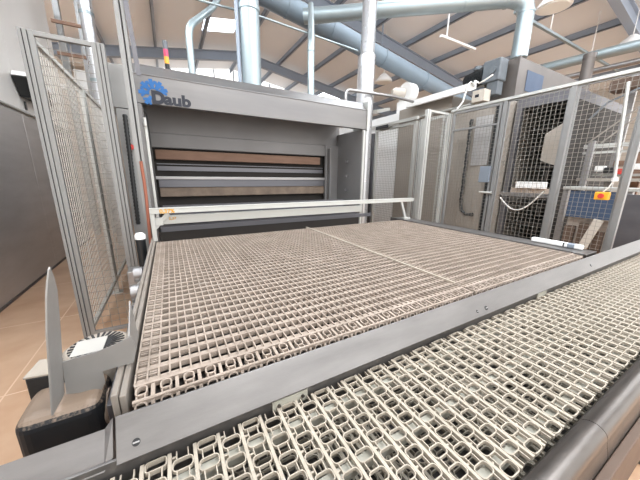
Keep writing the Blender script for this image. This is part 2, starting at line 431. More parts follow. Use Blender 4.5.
# ---------------------------------------------------------------- gear motor at the left end
gm = thing('gear_motor', 'dusty black gear motor with round ribbed fan cowl beside the loading belt', 'motor', (-.25, .85, .6))
h = MB().box((-.352, .71, .82), (-.195, .845, .978))
ho = h.build('gear_housing', M['blackdust'], gm, .03, seg=5)
MB().tube([(-.20, .77, .91), (-.192, .77, .91)], .045, 20).build('output_shaft', M['dust'], gm)
MB().tube([(-.235, .925, .58), (-.235, .925, .95)], .083, 32).build('motor_body', M['greymotor'], gm)
m = MB(); c = (-.235, .925)
m.tube([(c[0], c[1], .93), (c[0], c[1], .985), (c[0], c[1], 1.002), (c[0], c[1], 1.01)], .09, 40, True, [.09, .09, .082, .07])
co = m.build('fan_cowl', M['cowl'], gm)
m = MB().tube([(c[0], c[1], 1.0095), (c[0], c[1], 1.0105)], .037, 26)
for k in range(26):
    a = 2*PI*k/26
    m.bar((c[0]+.035*math.cos(a), c[1]+.035*math.sin(a), 1.011), (c[0]+.066*math.cos(a), c[1]+.066*math.sin(a), 1.011), .006, .003)
m.build('vent_slots', M['groove'], co)
MB().box((c[0]-.052, c[1]-.045, 1.0112), (c[0]+.02, c[1]+.035, 1.0135)).build('rating_plate', M['cowlplate'], co)
m = MB().prism([(-.358, .83, .93), (-.305, .82, .93), (-.30, .88, .93), (-.35, .90, .93)], (0, 0, .08)); cbx = m.build('terminal_box', M['black'], gm, .003)
MB().prism([(-.360, .828, 1.011), (-.303, .818, 1.011), (-.298, .882, 1.011), (-.352, .902, 1.011)], (0, 0, .006)).build('box_lid', M['cowl'], cbx, .002)

# bent sheet guard
sg = thing('sheet_guard', 'bent grey sheet metal guard with a tall curved blade beside the gear motor', 'guard', (-.26, .75, .97))
near = [(-.229, 1.308), (-.238, 1.285), (-.245, 1.257), (-.251, 1.22), (-.254, 1.184), (-.262, 1.125), (-.269, 1.065), (-.275, .992)]
far = [(-.240, 1.312), (-.248, 1.28), (-.251, 1.249), (-.253, 1.215), (-.253, 1.187), (-.258, 1.14), (-.262, 1.09), (-.272, .985)]
yn = [.722, .71, .70, .695, .69, .69, .69, .69]
m = MB(); vs = []
xo = lambda z: -.236 - (1.31-z)*.12
for (a, z), y in zip(near, yn): vs += [(xo(z), y, z), (xo(z)+.003, y, z)]
for (a, z), y in zip(far, [.728, .748, .76, .762, .764, .765, .765, .765]): vs += [(xo(z), y, z), (xo(z)+.003, y, z)]
fs = []
for i in range(7):
    A, B = 2*i, 2*i+2; C_, D = 16+2*i, 16+2*i+2
    fs += [(A, C_, D, B), (A+1, B+1, D+1, C_+1), (A, B, B+1, A+1), (C_, C_+1, D+1, D)]
fs += [(0, 1, 17, 16), (14, 30, 31, 15)]
m.add(vs, fs); m.build('blade', M['guard'], sg)
poly = [(-.268, .762, .985), (-.262, .762, 1.07), (-.235, .762, 1.074), (-.20, .762, 1.076), (-.165, .762, 1.083), (-.125, .762, 1.097), (-.118, .762, 1.06), (-.13, .762, 1.022), (-.194, .762, 1.02), (-.194, .762, .985), (-.205, .762, .966)]
MB().prism(poly, (0, .003, 0)).build('front_sheet', M['guard'], sg)
MB().prism([(-.132, .767, 1.097), (-.132, .767, 1.02), (-.132, .90, 1.02), (-.130, .845, 1.16)], (.003, 0, 0)).build('side_sheet', M['guard'], sg)

# ---------------------------------------------------------------- oven
ov = thing('deck_oven', 'large stainless steel deck oven with wide dark open mouth behind the loading belt', 'oven', (1.05, 4.5, 0))
OY = 3.0
o = MB().box((-.20, OY, 2.115), (2.36, OY+.06, 2.345)).prism([(-.20, OY, 2.35), (-.20, OY+.10, 2.455), (-.20, OY+.10, 2.35)], (2.56, 0, 0)).box((-.2, OY-.006, 2.343), (2.36, OY+.1, 2.352)).build('header_panel', M['oven'], ov, .003)
MB().box((2.361, OY-.015, 2.10), (2.395, OY+.3, 2.46)).build('header_end', M['alu'], ov, .003)
HY = OY - .0015
# logo: half a blue snow crystal burst, then the name
lg = MB(); cx, cz = -.035, 2.205
def blob(pts): lg.prism([(x, HY, z) for x, z in pts], (0, -.003, 0))
for a in (20, 58, 98, 138, 180, 232):
    a = math.radians(a); d = Vector((math.cos(a), math.sin(a))); c2 = Vector((cx, cz)); r0, r1 = .035, .115
    p = c2 + d*r0; q = c2 + d*r1
    lg.bar((p.x, HY-.0015, p.y), (q.x, HY-.0015, q.y), .003, .03, (1, 0, 0) if 0 else (-d.y, 0, d.x))
    for sg_ in (-1, 1):
        e = Vector((math.cos(a+sg_*.75), math.sin(a+sg_*.75))); p = c2 + d*.06; q = p + e*.05
        lg.bar((p.x, HY-.002-sg_*.0004, p.y), (q.x, HY-.002-sg_*.0004, q.y),   .003, .018, (-e.y, 0, e.x))
lgo = lg.build('logo_burst', M['blue'], ov)
text('D', .135, 'logo_lettering', M['ink'], ov, (-.056, HY-.0055, 2.128), bold=.0085, sx=1.0)
text('aub', .13, 'logo_lettering', M['ink'], ov, (.040, HY-.001, 2.128), bold=.0058, sx=1.18)
# body shell, hood, cheeks
MB().box((-.20, OY+.32, 2.31), (2.36, 8.4, 2.41)).build('top_panel', M['oven'], ov, .003)
MB().box((-.125, OY+.62, 1.955), (2.295, OY+.66, 2.30)).build('hood', M['hood'], ov)
MB().box((-.125, OY+.60, 1.81), (2.08, OY+.63, 1.95)).box((-.125, OY+.595, 1.80), (2.08, OY+.61, 1.815)).build('flap_panel', M['hood'], ov, .003)
MB().box((-.10, OY+.60, 1.672), (2.0, OY+.66, 1.775)).build('insulated_bar', M['brownbar'], ov, .006)
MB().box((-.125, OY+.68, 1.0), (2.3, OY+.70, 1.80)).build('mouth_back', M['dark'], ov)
MB().box((-.1, OY+.66, 1.55), (2.08, OY+.675, 1.60)).build('deck_edge', M['darksteel'], ov)
MB().box((-.1, OY+.66, 1.62), (2.08, OY+.675, 1.63)).build('deck_edge', M['darksteel'], ov)
MB().box((-.125, OY+.59, 1.45), (2.08, OY+.62, 1.485)).build('deck_rail', M['steel'], ov, .003)
MB().box((-.10, OY+.61, 1.36), (2.08, OY+.64, 1.449)).build('deck_panel', M['darksteel'], ov, .003)
MB().box((-.10, OY+.62, 1.25), (2.08, OY+.66, 1.36)).build('lower_bar', M['dust'], ov, .006)
m = MB().box((-.125, OY+.05, .98), (2.3, OY+.55, 1.0)).box((-.1, 2.62, 1.02), (2.2, 2.64, 1.06)); 
m.build('sill', M['darksteel'], ov)
m = MB()
for k in range(46): m.tube([(-.08+k*.05, 2.70, 1.03), (-.045+k*.05, 2.70, 1.03)], .014, 8)
m.build('drive_chain', M['steel'], ov)
m = MB().box((-.08, 2.95, 1.05), (2.1, 2.98, 1.11)).box((-.08, 3.1, 1.02), (2.1, 3.12, 1.2)); m.build('slide_bar', M['darksteel'], ov)
# left jamb and column
m = MB().box((-.21, OY, 0), (-.14, OY+.08, 2.11)).box((-.165, OY+.08, 0), (-.135, OY+.62, 2.1)).build('door_jamb', M['oven'], ov, .003)
MB().box((-.14, OY-.02, 1.05), (-.118, OY+.02, 1.98)).tube([(-.13, OY-.03, 1.92), (-.13, OY-.03, 1.99)], .014, 12).build('guide_rail', M['alu'], ov, .002)
m = MB().box((2.30, OY, 0), (2.33, OY+.70, 2.11)); m.build('door_jamb', M['hood'], ov, .003)
MB().box((2.08, OY+.58, 1.0), (2.30, OY+.62, 1.95)).box((2.11, OY+.5, 1.0), (2.14, OY+.58, 1.9)).build('inner_cheek', M['hood'], ov, .004)
for z in (1.3, 1.5, 1.7): MB().box((2.27, OY+.3, z), (2.299, OY+.34, z+.03)).build('latch', M['steel'], ov, .003)
MB().box((2.305, OY-.02, 0), (2.33, OY, 2.10)).build('edge_strip', M['alu'], ov, .002)
MB().box((2.335, OY, 0), (2.37, OY+.1, 2.10)).build('corner_post', M['aludark'], ov, .002)
# side body
m = MB().box((-.20, OY+.72, 0), (2.40, 8.4, 2.3)); m.build('oven_body', M['oven'], ov)
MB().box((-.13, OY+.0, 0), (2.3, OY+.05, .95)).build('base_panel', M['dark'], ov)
# stack light on the oven
sl = thing('signal_tower', 'small signal tower with pink and amber lamps on top of the oven', 'signal light', (.1, 3.15, 2.45))
for nm, z0, z1, mm in (('base', 2.40, 2.51, 'black'), ('amber_lamp', 2.51, 2.57, 'amber'), ('pink_lamp', 2.57, 2.63, 'pink'), ('cap', 2.63, 2.70, 'greymotor')):
    MB().tube([(.1, 3.15, z0), (.1, 3.15, z1-.001)], .02, 20).build(nm, M[mm], sl)
MB().box((.08, 3.13, 2.36), (.12, 3.33, 2.40)).build('mounting_foot', M['black'], sl)

# side control column left of the oven
sc = thing('side_cabinet', 'greenish grey slim cabinet against the left end of the oven', 'cabinet', (-.4, 3.2, 0))
MB().box((-.385, 3.02, 2.06), (-.215, 3.5, 2.40)).build('upper_box', M['aludark'], sc, .004)
MB().box((-.335, 3.02, 0), (-.215, 3.4, 2.055)).build('column', M['aludark'], sc, .004)
kb = MB().tube([(-.262, 3.015, 1.74), (-.262, 2.985, 1.74)], .024, 20).build('knob', M['red'], sc)
m = MB(); pts = [(-.27 - .02*i/30, 2.965, 2.0 - .95*i/30) for i in range(61)][:31]
rad = [.02 if i % 2 else .015 for i in range(len(pts)*2-1)]
pp = []
for i in range(len(pts)-1): pp += [Vector(pts[i]), (Vector(pts[i])+Vector(pts[i+1]))/2]
pp.append(Vector(pts[-1])); m.tube(pp, .018, 10, True, rad[:len(pp)])
m.build('corrugated_hose', M['black'], sc)

# tall guide column at the back left corner of the stage
gc = thing('guide_column', 'tall slim metal guide column rising at the back left corner of the loading belt', 'column', (-.17, 2.55, 0))
MB().box((-.205, 2.54, 0), (-.175, 2.58, 6.9)).build('profile', M['aludark'], gc, .002)
MB().box((-.173, 2.55, 0), (-.168, 2.57, 6.9)).build('groove', M['groove'], gc)
MB().box((-.166, 2.54, 0), (-.145, 2.58, 6.9)).build('profile', M['aludark'], gc, .002)
MB().bar((-.152, 2.53, 3.1), (-.11, 2.53, 2.20), .012, .03, (1, 0, 0)).build('flat_strut', M['darksteel'], gc)
m = MB(); m.tube([(-.170, 2.50, 1.60), (-.166, 2.50, 1.45), (-.168, 2.50, 1.3), (-.176, 2.50, 1.12), (-.180, 2.49, .95)], .011, 12)
tag(m.build('orange_hose', M['redcable']), 'orange brown hose clinging to the guide column by the belt corner', 'hose')
cy = thing('lift_cylinder', 'small white capped cylinder on a grey block beside the back left belt corner', 'actuator', (-.26, 2.36, .8))
MB().tube([(-.232, 2.36, 1.03), (-.232, 2.36, 1.06), (-.232, 2.36, 1.075)], .036, 20, True, [.036, .036, .022]).build('cap', M['white'], cy)
MB().tube([(-.232, 2.36, .80), (-.232, 2.36, 1.03)], .032, 20).build('barrel', M['black'], cy)
MB().box((-.34, 2.3, .66), (-.20, 2.44, .80)).build('block', M['steel'], cy, .006)
dc = thing('drive_unit', 'grey drive box with pulleys low against the left side of the stage', 'drive', (-.26, 1.6, .3))
MB().box((-.25, 1.6, .3), (-.195, 2.2, .80)).build('housing', M['darksteel'], dc, .006)
for y, z in ((1.7, .86), (1.9, .9), (2.1, .84)): MB().tube([(-.245, y, z), (-.20, y, z)], .045, 20).build('pulley', M['steel'], dc)
MB().box((-.245, 1.66, .80), (-.2, 2.15, .815)).build('bracket', M['alu'], dc)

# ---------------------------------------------------------------- fences
def wires(mb, p0, p1, z0, z1, pitch=.056, r_=.0022):
    pitch = min(pitch, .046) if p0[0] > 3 else pitch
    p0 = Vector(p0); p1 = Vector(p1); L_ = (p1-p0).length; d = (p1-p0)/L_; nrm = Vector((-d.y, d.x, 0))
    nv = int(L_/pitch)
    for k in range(1, nv+1):
        q = p0 + d*(k*L_/(nv+1)); mb.bar((q.x, q.y, z0), (q.x, q.y, z1), r_*2, r_*2)
    nh = int((z1-z0)/pitch)
    for k in range(1, nh+1):
        z = z0 + k*(z1-z0)/(nh+1); o_ = nrm*r_*2
        mb.bar((p0.x+o_.x, p0.y+o_.y, z), (p1.x+o_.x, p1.y+o_.y, z), r_*2, r_*2)
def fence(p0, p1, label, z0=.15, z1=2.43, fw=.04, post=(True, True), pw=.05, m='alu', wm='wire', grp=None, pitch=.056, groove=True, wr=.0015, midrail=None):
    p0 = Vector((*p0, 0)); p1 = Vector((*p1, 0)); d = (p1-p0).normalized(); L_ = (p1-p0).length
    t = thing('fence_panel', label, 'fence', tuple(p0), grp)
    e0 = p0 + d*(pw/2 + .003) if post[0] else p0 + d*.006
    e1 = p1 - d*(pw/2 + .003) if post[1] else p1 - d*.006
    for k, (pp, has) in enumerate(((p0, post[0]), (p1, post[1]))):
        if not has: continue
        po = MB().bar((pp.x, pp.y, 0.012), (pp.x, pp.y, z1), pw, pw, (d.y, -d.x, 0)).build('post', M[m], t, .003)
        MB().box((pp.x-.06, pp.y-.06, 0), (pp.x+.06, pp.y+.06, .012)).build('foot_plate', M[m], po)
        if groove:
            g_ = MB(); n_ = Vector((-d.y, d.x, 0))
            q = pp; g_.bar((q.x, q.y, .02), (q.x, q.y, z1-.004), .006, pw+.002, n_)
            g_.build('groove', M['groove'], po)
    a = e0 + d*fw/2; b_ = e1 - d*fw/2
    f = MB()
    up = (d.y, -d.x, 0)
    for q in (a, b_): f.bar((q.x, q.y, z0), (q.x, q.y, z1), fw, fw, up)
    a2 = e0 + d*fw; b2 = e1 - d*fw
    for z in (z0+fw/2, z1-fw/2): f.bar((a2.x, a2.y, z), (b2.x, b2.y, z), fw, fw)
    if midrail: f.bar((a2.x, a2.y, midrail), (b2.x, b2.y, midrail), fw*.8, fw*.8)
    fo = f.build('frame', M[m], t, .002)
    w = MB(); wires(w, a2, b2, z0+fw, z1-fw, pitch, wr); w.build('wire_mesh', M[wm], t)
    return t
fence((-.745, 2.74), (-.335, 2.74), 'narrow wire mesh fence panel with two aluminium posts, nearest on the left', fw=.03, pw=.045, m='aludark', pitch=.06, grp=None, wr=.0016)
fence((-.735, 2.80), (-.735, 4.10), 'left mesh fence panel running back from the narrow corner panel', post=(False, True), pw=.045, fw=.035, wm='wirelight', wr=.0021)
fence((-.735, 4.13), (-.735, 5.45), 'left mesh fence panel furthest from the camera beside the oven', post=(False, True), pw=.045, fw=.035, wm='wirelight', wr=.0021)
# right side
FX = 3.75
fence((3.27, 2.80), (FX, 2.80), 'slim mesh panel turned towards the oven where the right fence begins', pw=.05, fw=.03, wr=.0018)
fence((FX, 2.74), (FX, 2.055), 'right fence gate with a cross rail at upper height near the oven', post=(False, False), pw=.05, fw=.032, wr=.0015, m='aludark', midrail=2.18)
fence((FX, 2.02), (FX, 1.37), 'right fence mesh panel in front of the dark machine opening', post=(True, True), pw=.05, fw=.014, m='aludark', groove=False, wm='wire', wr=.0015)
fence((FX, 1.34), (FX, .84), 'right fence mesh panel nearest the camera, in front of blue machine', post=(False, True), pw=.05, fw=.014, m='aludark', groove=False, wr=.0015)
fence((FX, 3.32), (FX, 2.86), 'narrow mesh fence panel with close double posts right of the oven', post=(True, False), pw=.05, fw=.04, m='alu')
fence((FX, 4.45), (FX, 3.40), 'mesh sliding door panel beside the right corner of the oven', post=(False, False), pw=.05, fw=.05, m='alu', wr=.0015)
fence((FX, 5.6), (FX, 4.5), 'mesh fence panel behind the oven corner with dark post, right side', post=(False, True), pw=.09, fw=.03, m='darksteel', z1=2.36)
dt = thing('door_track', 'aluminium sliding door track above the mesh door right of the oven', 'door track', (FX-.05, 4, 2.47))
MB().box((FX-.07, 3.35, 2.44), (FX-.03, 5.5, 2.49)).build('track', M['alu'], dt, .003)
MB().box((FX-.10, 4.02, 2.40), (FX-.071, 4.35, 2.46)).build('roller_carriage', M['black'], dt, .006)
tag(MB().box((FX-.025, .82, 2.435), (FX+.025, 2.77, 2.468)).build('capping_rail', M['alu'], None, .003), 'long pale rail capping the right fence from the slim corner panel forward', 'rail')
# gate lock hardware
lk = thing('gate_lock', 'pale lock plate with handle on the right fence gate', 'lock', (FX-.05, 2.1, 1.5))
MB().box((FX-.045, 2.07, 1.45), (FX-.022, 2.21, 1.66)).build('lock_plate', M['glassblue'], lk, .004)
MB().tube([(FX-.07, 2.16, 1.32), (FX-.07, 2.0, 1.32)], .014, 12).box((FX-.07, 2.06, 1.31), (FX-.028, 2.09, 1.33)).build('bolt_handle', M['alu'], lk)
# long handrail in front of the oven's corner (stage back right)
# ---------------------------------------------------------------- left cabinet (big chamber)
lc = thing('proofing_chamber', 'large pale and brushed steel chamber wall along the left edge', 'chamber', (-2.4, 3, 0))
CX = -1.79
MB().box((-4.2, -2.0, .0), (CX-.02, 8.1, 5.0)).build('body', M['cabinet'], lc)
for y0, y1 in ((-2, .9), (.905, 3.6), (3.605, 5.85), (5.855, 8.1)):
    MB().box((CX-.02, y0, .03), (CX, y1, 2.36)).build('lower_panel', M['cabinet2'], lc, .003)
    MB().box((CX-.02, y0, 2.42), (CX-.004, y1, 4.98)).build('upper_panel', M['cabinet'], lc, .003)
MB().tube([(CX+.008, -2, 2.39), (CX+.008, 8.1, 2.39)], .022, 12).build('bumper_trim', M['alu'], lc)
MB().box((CX-.02, -2, 0), (CX+.012, 8.1, .03)).build('kick_strip', M['darksteel'], lc)
for y in (5.15,): MB().box((CX-.004, y-.012, 2.42), (CX+.006, y+.012, 4.98)).build('joint_strip', M['alu'], lc)
dcz = thing('door_closer', 'black wedge shaped closer with white cover on the left chamber wall', 'door closer', (CX, 5.6, 2.8))
MB().prism([(CX+.004, 5.75, 2.84), (CX+.004, 5.9, 2.60), (CX+.004, 6.7, 2.62), (CX+.004, 6.7, 2.84)], (.16, 0, 0)).build('arm', M['black'], dcz, .01)
MB().prism([(CX+.004, 5.75, 2.85), (CX+.004, 6.7, 2.85), (CX+.004, 6.7, 2.92), (CX+.004, 5.8, 2.92)], (.17, 0, 0)).build('cover', M['white'], dcz, .006)
MB().box((CX+.004, 6.0, 2.44), (CX+.016, 6.05, 2.56)).build('lock_slot', M['black'], dcz)

# left back area seen through the fence
bp = thing('slatted_partition', 'brown grey slatted partition behind the left fence', 'partition', (-4.2, 9.5, 0))
m = MB()
for k in range(64): m.box((-8.5, 9.5, k*.055), (-.45, 9.53, k*.055+.045))
m.build('slats', M['wallbrown'], bp)
MB().box((-8.5, 9.54, 0), (-.45, 9.62, 3.55)).build('backing', M['wallbrown'], bp)
MB().box((-8.5, 9.45, 3.56), (-.45, 9.62, 3.66)).build('cap_rail', M['white'], bp)
for i, (x, z0, z1, w) in enumerate(((-1.62, 3.68, 4.05, .35), (-1.15, 3.9, 4.3, .5))):
    tag(MB().box((x-w/2, 9.5, 3.665), (x+w/2, 9.62, z1)).build('switch_cabinet', M['white'], None, .01), ('white box on top of the partition, left one' , 'wider white box on top of the partition, beside the dark panel')[i], 'box')
tag(MB().box((-.9, 9.48, 3.665), (-.6, 9.6, 4.2)).build('dark_panel', M['greymotor'], None, .01), 'dark grey green upright panel behind the left fence top', 'panel')
sd = thing('exhaust_pipe', 'bright silver exhaust pipe rising behind the left fence', 'pipe', (-.95, 7, 0))
MB().tube([(-.99, 7, 0), (-.99, 7, 6.6)], .105, 24).build('pipe', M['foil'], sd)
for z in (3.2, 4.3, 5.2): MB().tube([(-.99, 7, z), (-.99, 7, z+.05)], .113, 24).build('collar', M['duct'], sd)
for x, y in ((-1.72, 8.6), (-1.35, 8.6)):
    tag(MB().bar((x, y, 0), (x, y, 6.5), .1, .12).build('steel_upright', M['aludark']), 'dark grey steel upright %s the silver exhaust pipe' % ('well left of' if x < -1.5 else 'close left of'), 'column')
m = MB()
for z in (3.6, 4.1): MB().bar((-1.5, 7.0, z), (-1.10, 7.0, z), .04, .05).build('bracket', M['brownbar'], sd)


# ---------------------------------------------------------------- ducts over the oven
def duct(name, label, pts, r_, m='duct', collars=(), n=24, cat='duct'):
    t = thing(name, label, cat, tuple(pts[0]))
    MB().tube(pts, r_, n).build('pipe', M[m], t)
    for p, q in collars: MB().tube([p, q], r_*1.07, n).build('collar', M[m], t)
    return t
duct('exhaust_duct', 'thick blue grey vertical duct standing on the oven roof', [(1.01, 3.55, 2.41), (1.01, 3.55, 7.0)], .115, 'duct', [((1.01,3.55,3.34),(1.01,3.55,3.39)), ((1.01,3.55,3.62),(1.01,3.55,3.66)), ((1.01, 3.55, 2.412),(1.01,3.55,2.44))])
duct('side_pipe', 'slim dark pipe running up the left side of the thick oven duct', [(.868, 3.55, 2.41), (.868, 3.55, 7.0)], .022, 'purlin', n=12, cat='pipe')
duct('vent_pipe', 'bent grey vent pipe left of the thick duct', [(.345, 3.5, 2.41), (.345, 3.5, 2.94), (.36, 3.52, 3.01), (.40, 3.60, 3.10), (.50, 3.75, 3.24), (.69, 4.0, 3.50), (.95, 4.5, 4.02)], .036, 'duct')
duct('vent_pipe', 'slim vertical vent pipe on the oven roof right of the thick duct', [(1.79, 3.5, 2.41), (1.79, 3.5, 3.17), (1.82, 3.55, 3.23), (2.35, 4.6, 4.25)], .045, 'duct', [((1.79,3.5,3.08),(1.79,3.5,3.12))])
duct('foil_duct', 'silver foil wrapped vertical duct behind the right oven corner', [(2.70, 3.5, 0), (2.70, 3.5, 3.2)], .125, 'foil', [])
MB().tube([(2.71, 3.5, 3.2), (2.71, 3.5, 3.24), (2.72, 3.5, 6.9)], .1, 20, True, [.125, .1, .1]).build('upper_pipe', M['foil'], bpy.data.objects['foil_duct'])
MBX = thing('main_duct', 'large round main duct sloping down under the roof behind the vertical ducts', 'duct', (0, 5.4, 5))
def sdz(x): return 4.50 - .165*(x-2.74)
MB().tube([(-.2, 5.4, sdz(-.2)), (12.5, 5.4, sdz(12.5))], .18, 32).build('pipe', M['ductdull'], MBX)
for x in (.4, 1.6, 2.25, 3.2, 4.6, 6.0, 8): MB().tube([(x, 5.4, sdz(x)), (x+.04, 5.4, sdz(x+.04))], .192, 32).build('collar', M['ductdull'], MBX)
dd = thing('branch_duct', 'long pale round branch duct crossing overhead and dropping to the right machine box', 'duct', (5.3, 2.8, 3.5))
E0 = Vector((5.3, 2.78, 3.45)); 
pts = [E0, Vector((5.3, 2.78, 4.1)), Vector((5.28, 2.80, 4.2)), Vector((5.20, 2.86, 4.27)), Vector((5.10, 2.93, 4.30)), Vector((2.42, 5.0, 4.28))]
MB().tube(pts, .118, 28).build('pipe', M['duct'], dd)
for p, q in (((5.3,2.78,4.08),(5.3,2.78,4.11)), ((5.06,2.96,4.30),(5.03,2.985,4.30)), ((4.55,3.355,4.295),(4.53,3.37,4.295)), ((2.6,4.86,4.28),(2.5,4.94,4.28))): MB().tube([p, q], .125, 28).build('collar', M['duct'], dd)
tag(MB().tube([(-1.64, 3.85, 3.483), (.53, 3.85, 3.463), (1.27, 3.85, 3.483), (2.78, 3.85, 3.415)], .012, 10).tube([(.96,3.85,3.473),(1.04,3.85,3.477)], .03, 10).build('conduit', M['duct']), 'thin pale conduit stretched across behind the thick duct', 'conduit')
tag(MB().tube([(1.9, 8.6, rz(1.9)-.05), (1.9, 8.6, 6.35), (7.3, 8.6, 5.5), (7.3, 8.6, rz(7.3)-.25)], .03, 8).build('tie_rod', M['purlin']), 'thin dark tie rod sloping under the roof beams', 'cable')
# stainless pipe rail right of the oven roof
tag(MB().tube([(2.22, 3.3, 2.46), (2.22, 3.3, 2.60), (2.235, 3.3, 2.635), (2.27, 3.3, 2.65), (3.15, 3.35, 2.70), (3.6, 3.4, 2.70)], .02, 12).build('pipe_rail', M['steel']), 'bent stainless pipe rail rising at the right end of the oven header', 'rail')
tag(MB().bar((2.95, 3.55, 2.5), (4.0, 4.4, 2.83), .06, .05).build('cable_tray', M['alu']), 'pale metal cable tray slanting from the oven corner to the white canopy', 'cable tray')

# ---------------------------------------------------------------- lamps
def highbay(x, y, z, label):
    t = thing('pendant_lamp', label, 'lamp', (x, y, z), 'round pendant lamps under the roof')
    MB().tube([(x, y, z), (x, y, z+.06), (x, y, z+.2), (x, y, z+.3)], .3, 32, True, [.33, .32, .2, .08]).build('lamp_shade', M['white'], t)
    MB().tube([(x, y, z-.02), (x, y, z)], .27, 32).build('diffuser', M['lampglass'], t)
    MB().tube([(x, y, z+.3), (x, y, rz(x))], .012, 8).build('hanging_rod', M['white'], t)
highbay(7.95, 3.6, 5.25, 'round pendant lamp at the top edge above the right machine')
highbay(11.95, 3.3, 5.2, 'round pendant lamp at the far right edge of the view')
highbay(7.92, 9.1, 5.2, 'small far round pendant lamp beside the foil wrapped duct')
ft = thing('strip_lamp', 'slim white fluorescent strip lamp hanging from one rod', 'lamp', (7.5, 5.6, 5.2))
MB().box((6.76, 5.57, 5.17), (8.3, 5.65, 5.23)).build('lamp_body', M['white'], ft, .01)
MB().tube([(7.0, 5.6, 5.23), (7.0, 5.6, rz(7.0))], .02, 8).build('hanging_rod', M['white'], ft)
lr = thing('cable_rail', 'long thin grey cable rail hanging from two rods at upper right', 'rail', (10.5, 4.05, 5.2))
MB().box((7.3, 4.03, 5.17), (14.2, 4.1, 5.23)).build('rail', M['duct'], lr, .004)
for x in (9.0, 11.7): MB().tube([(x, 4.06, 5.23), (x, 4.06, rz(x))], .014, 8).build('hanging_rod', M['white'], lr)

# ---------------------------------------------------------------- machines behind the right fence
ct = thing('cooling_tunnel', 'long taupe walled tunnel machine with white canopy behind the right fence', 'machine', (5.2, 5, 0))
WX = 4.3
MB().box((WX, 2.36, 0), (6.6, 4.40, 2.62)).build('side_wall', M['taupe'], ct, .004)
MB().box((WX, 3.2, 2.62), (6.6, 4.40, 2.84)).build('upper_wall', M['taupe'], ct, .004)
MB().box((WX, 4.41, 0), (6.6, 8.2, 2.62)).build('side_wall', M['white'], ct, .004)
MB().box((WX+.005, 4.41, 2.62), (6.6, 8.2, 2.80)).build('upper_wall', M['white'], ct, .004)
MB().prism([(x, 2.80, z) for x, z in ((WX-.2, 2.79), (WX-.2, 2.89), (WX-.003, 2.95), (WX-.003, 2.845), (WX-.15, 2.79))], (0, 1.25, 0)).build('canopy', M['white'], ct, .003)
MB().tube([(WX-.06, 8.0, 2.56), (WX-.06, 2.8, 2.62)], .022, 10).build('handrail', M['alu'], ct)
MB().box((WX-.02, 2.46, 1.70), (WX-.001, 2.72, 2.42)).build('inspection_panel', M['cabinet2'], ct, .004)
MB().box((WX-.03, 2.37, .0), (WX-.001, 2.44, 2.60)).build('dark_edge', M['black'], ct)
m = MB(); pts = [(WX-.03, 2.76, 2.40)] + [(WX-.03 + .005*math.sin(i), 2.77, 2.4-i*.05) for i in range(1, 27)] + [(WX-.03, 2.74, .98), (WX-.03, 2.66, .92), (WX-.03, 2.54, .93)]
pts = [(p[0]-.035, p[1], p[2]) for p in pts]; m.tube(pts, .028, 8, True, [.03 if i % 2 else .02 for i in range(len(pts))])
tag(m.build('cable_chain', M['black']), 'black corrugated cable drooping down the taupe wall behind the mesh gate', 'cable')
cbx = thing('control_box', 'small beige control box with dark screen above the right mesh gate', 'control box', (WX-.1, 2.78, 2.63))
MB().box((WX-.10, 2.60, 2.625), (WX+.06, 2.79, 2.79)).build('housing', M['wallpale'], cbx, .006)
MB().box((WX-.103, 2.68, 2.69), (WX-.1005, 2.74, 2.73)).build('screen', M['ink'], cbx)
MB().tube([(4.2, 2.78, 2.86), (4.1, 2.77, 2.90), (4.04, 2.77, 2.85), (4.0, 2.79, 2.62), (3.9, 2.84, 2.47)], .014, 10).build('bracket', M['alu']); o = bpy.data.objects['bracket.001'] if False else COL.objects[-1]
o.name = 'flexible_conduit'; tag(o, 'pale flexible conduit looping down from the front of the white canopy', 'conduit')
m = MB().tube([(4.22, 2.79, 2.94), (4.2, 2.75, 2.92), (4.2, 2.70, 2.88), (4.2, 2.62, 2.9), (4.25, 2.54, 2.96)], .012, 8)
tag(m.build('motor_cable', M['hose']), 'white cable hanging between the canopy and the dark motor', 'cable')
bl = thing('fan_blower', 'pale snail shaped fan blower behind the far end of the white canopy', 'blower', (4.6, 4.63, 3.1))
m = MB(); m.tube([(4.62, 4.62, 3.27), (4.82, 4.62, 3.27)], .2, 28); m.build('scroll_housing', M['white'], bl, .02)
MB().tube([(4.35, 4.72, 3.25), (4.42, 4.70, 3.25), (4.615, 4.66, 3.26)], .1, 20, True, [.07, .11, .11]).build('fan_motor', M['wallpale'], bl)
MB().box((4.55, 4.5, 2.81), (4.85, 4.75, 3.1)).build('foot', M['white'], bl, .004)
# motor unit
mu = thing('drive_motor', 'dark blue grey drive motor with finned body beside the elevated steel box', 'motor', (4.45, 2.7, 2.9))
m = MB(); m.tube([(4.42, 3.06, 3.0), (4.42, 2.76, 3.05)], .1, 24)
for k in range(10):
    y = 3.03 - k*.028; m.tube([(4.42, y, 3.005+k*.0045), (4.42, y-.008, 3.007+k*.0045)], .118, 24)
m.build('finned_body', M['black'], mu)
MB().box((4.33, 2.50, 2.90), (4.53, 2.76, 3.20)).build('gear_housing', M['greymotor'], mu, .02)
MB().box((4.36, 2.52, 2.72), (4.5, 2.68, 2.90)).build('mounting_bracket', M['greymotor'], mu, .006)
MB().tube([(4.325, 2.6, 3.05), (4.30, 2.6, 3.05)], .05, 20).build('cover_cap', M['greymotor'], mu)
MB().tube([(4.42, 2.9, 3.15), (4.42, 2.9, 3.2)], .05, 12).build('terminal_box', M['greymotor'], mu)
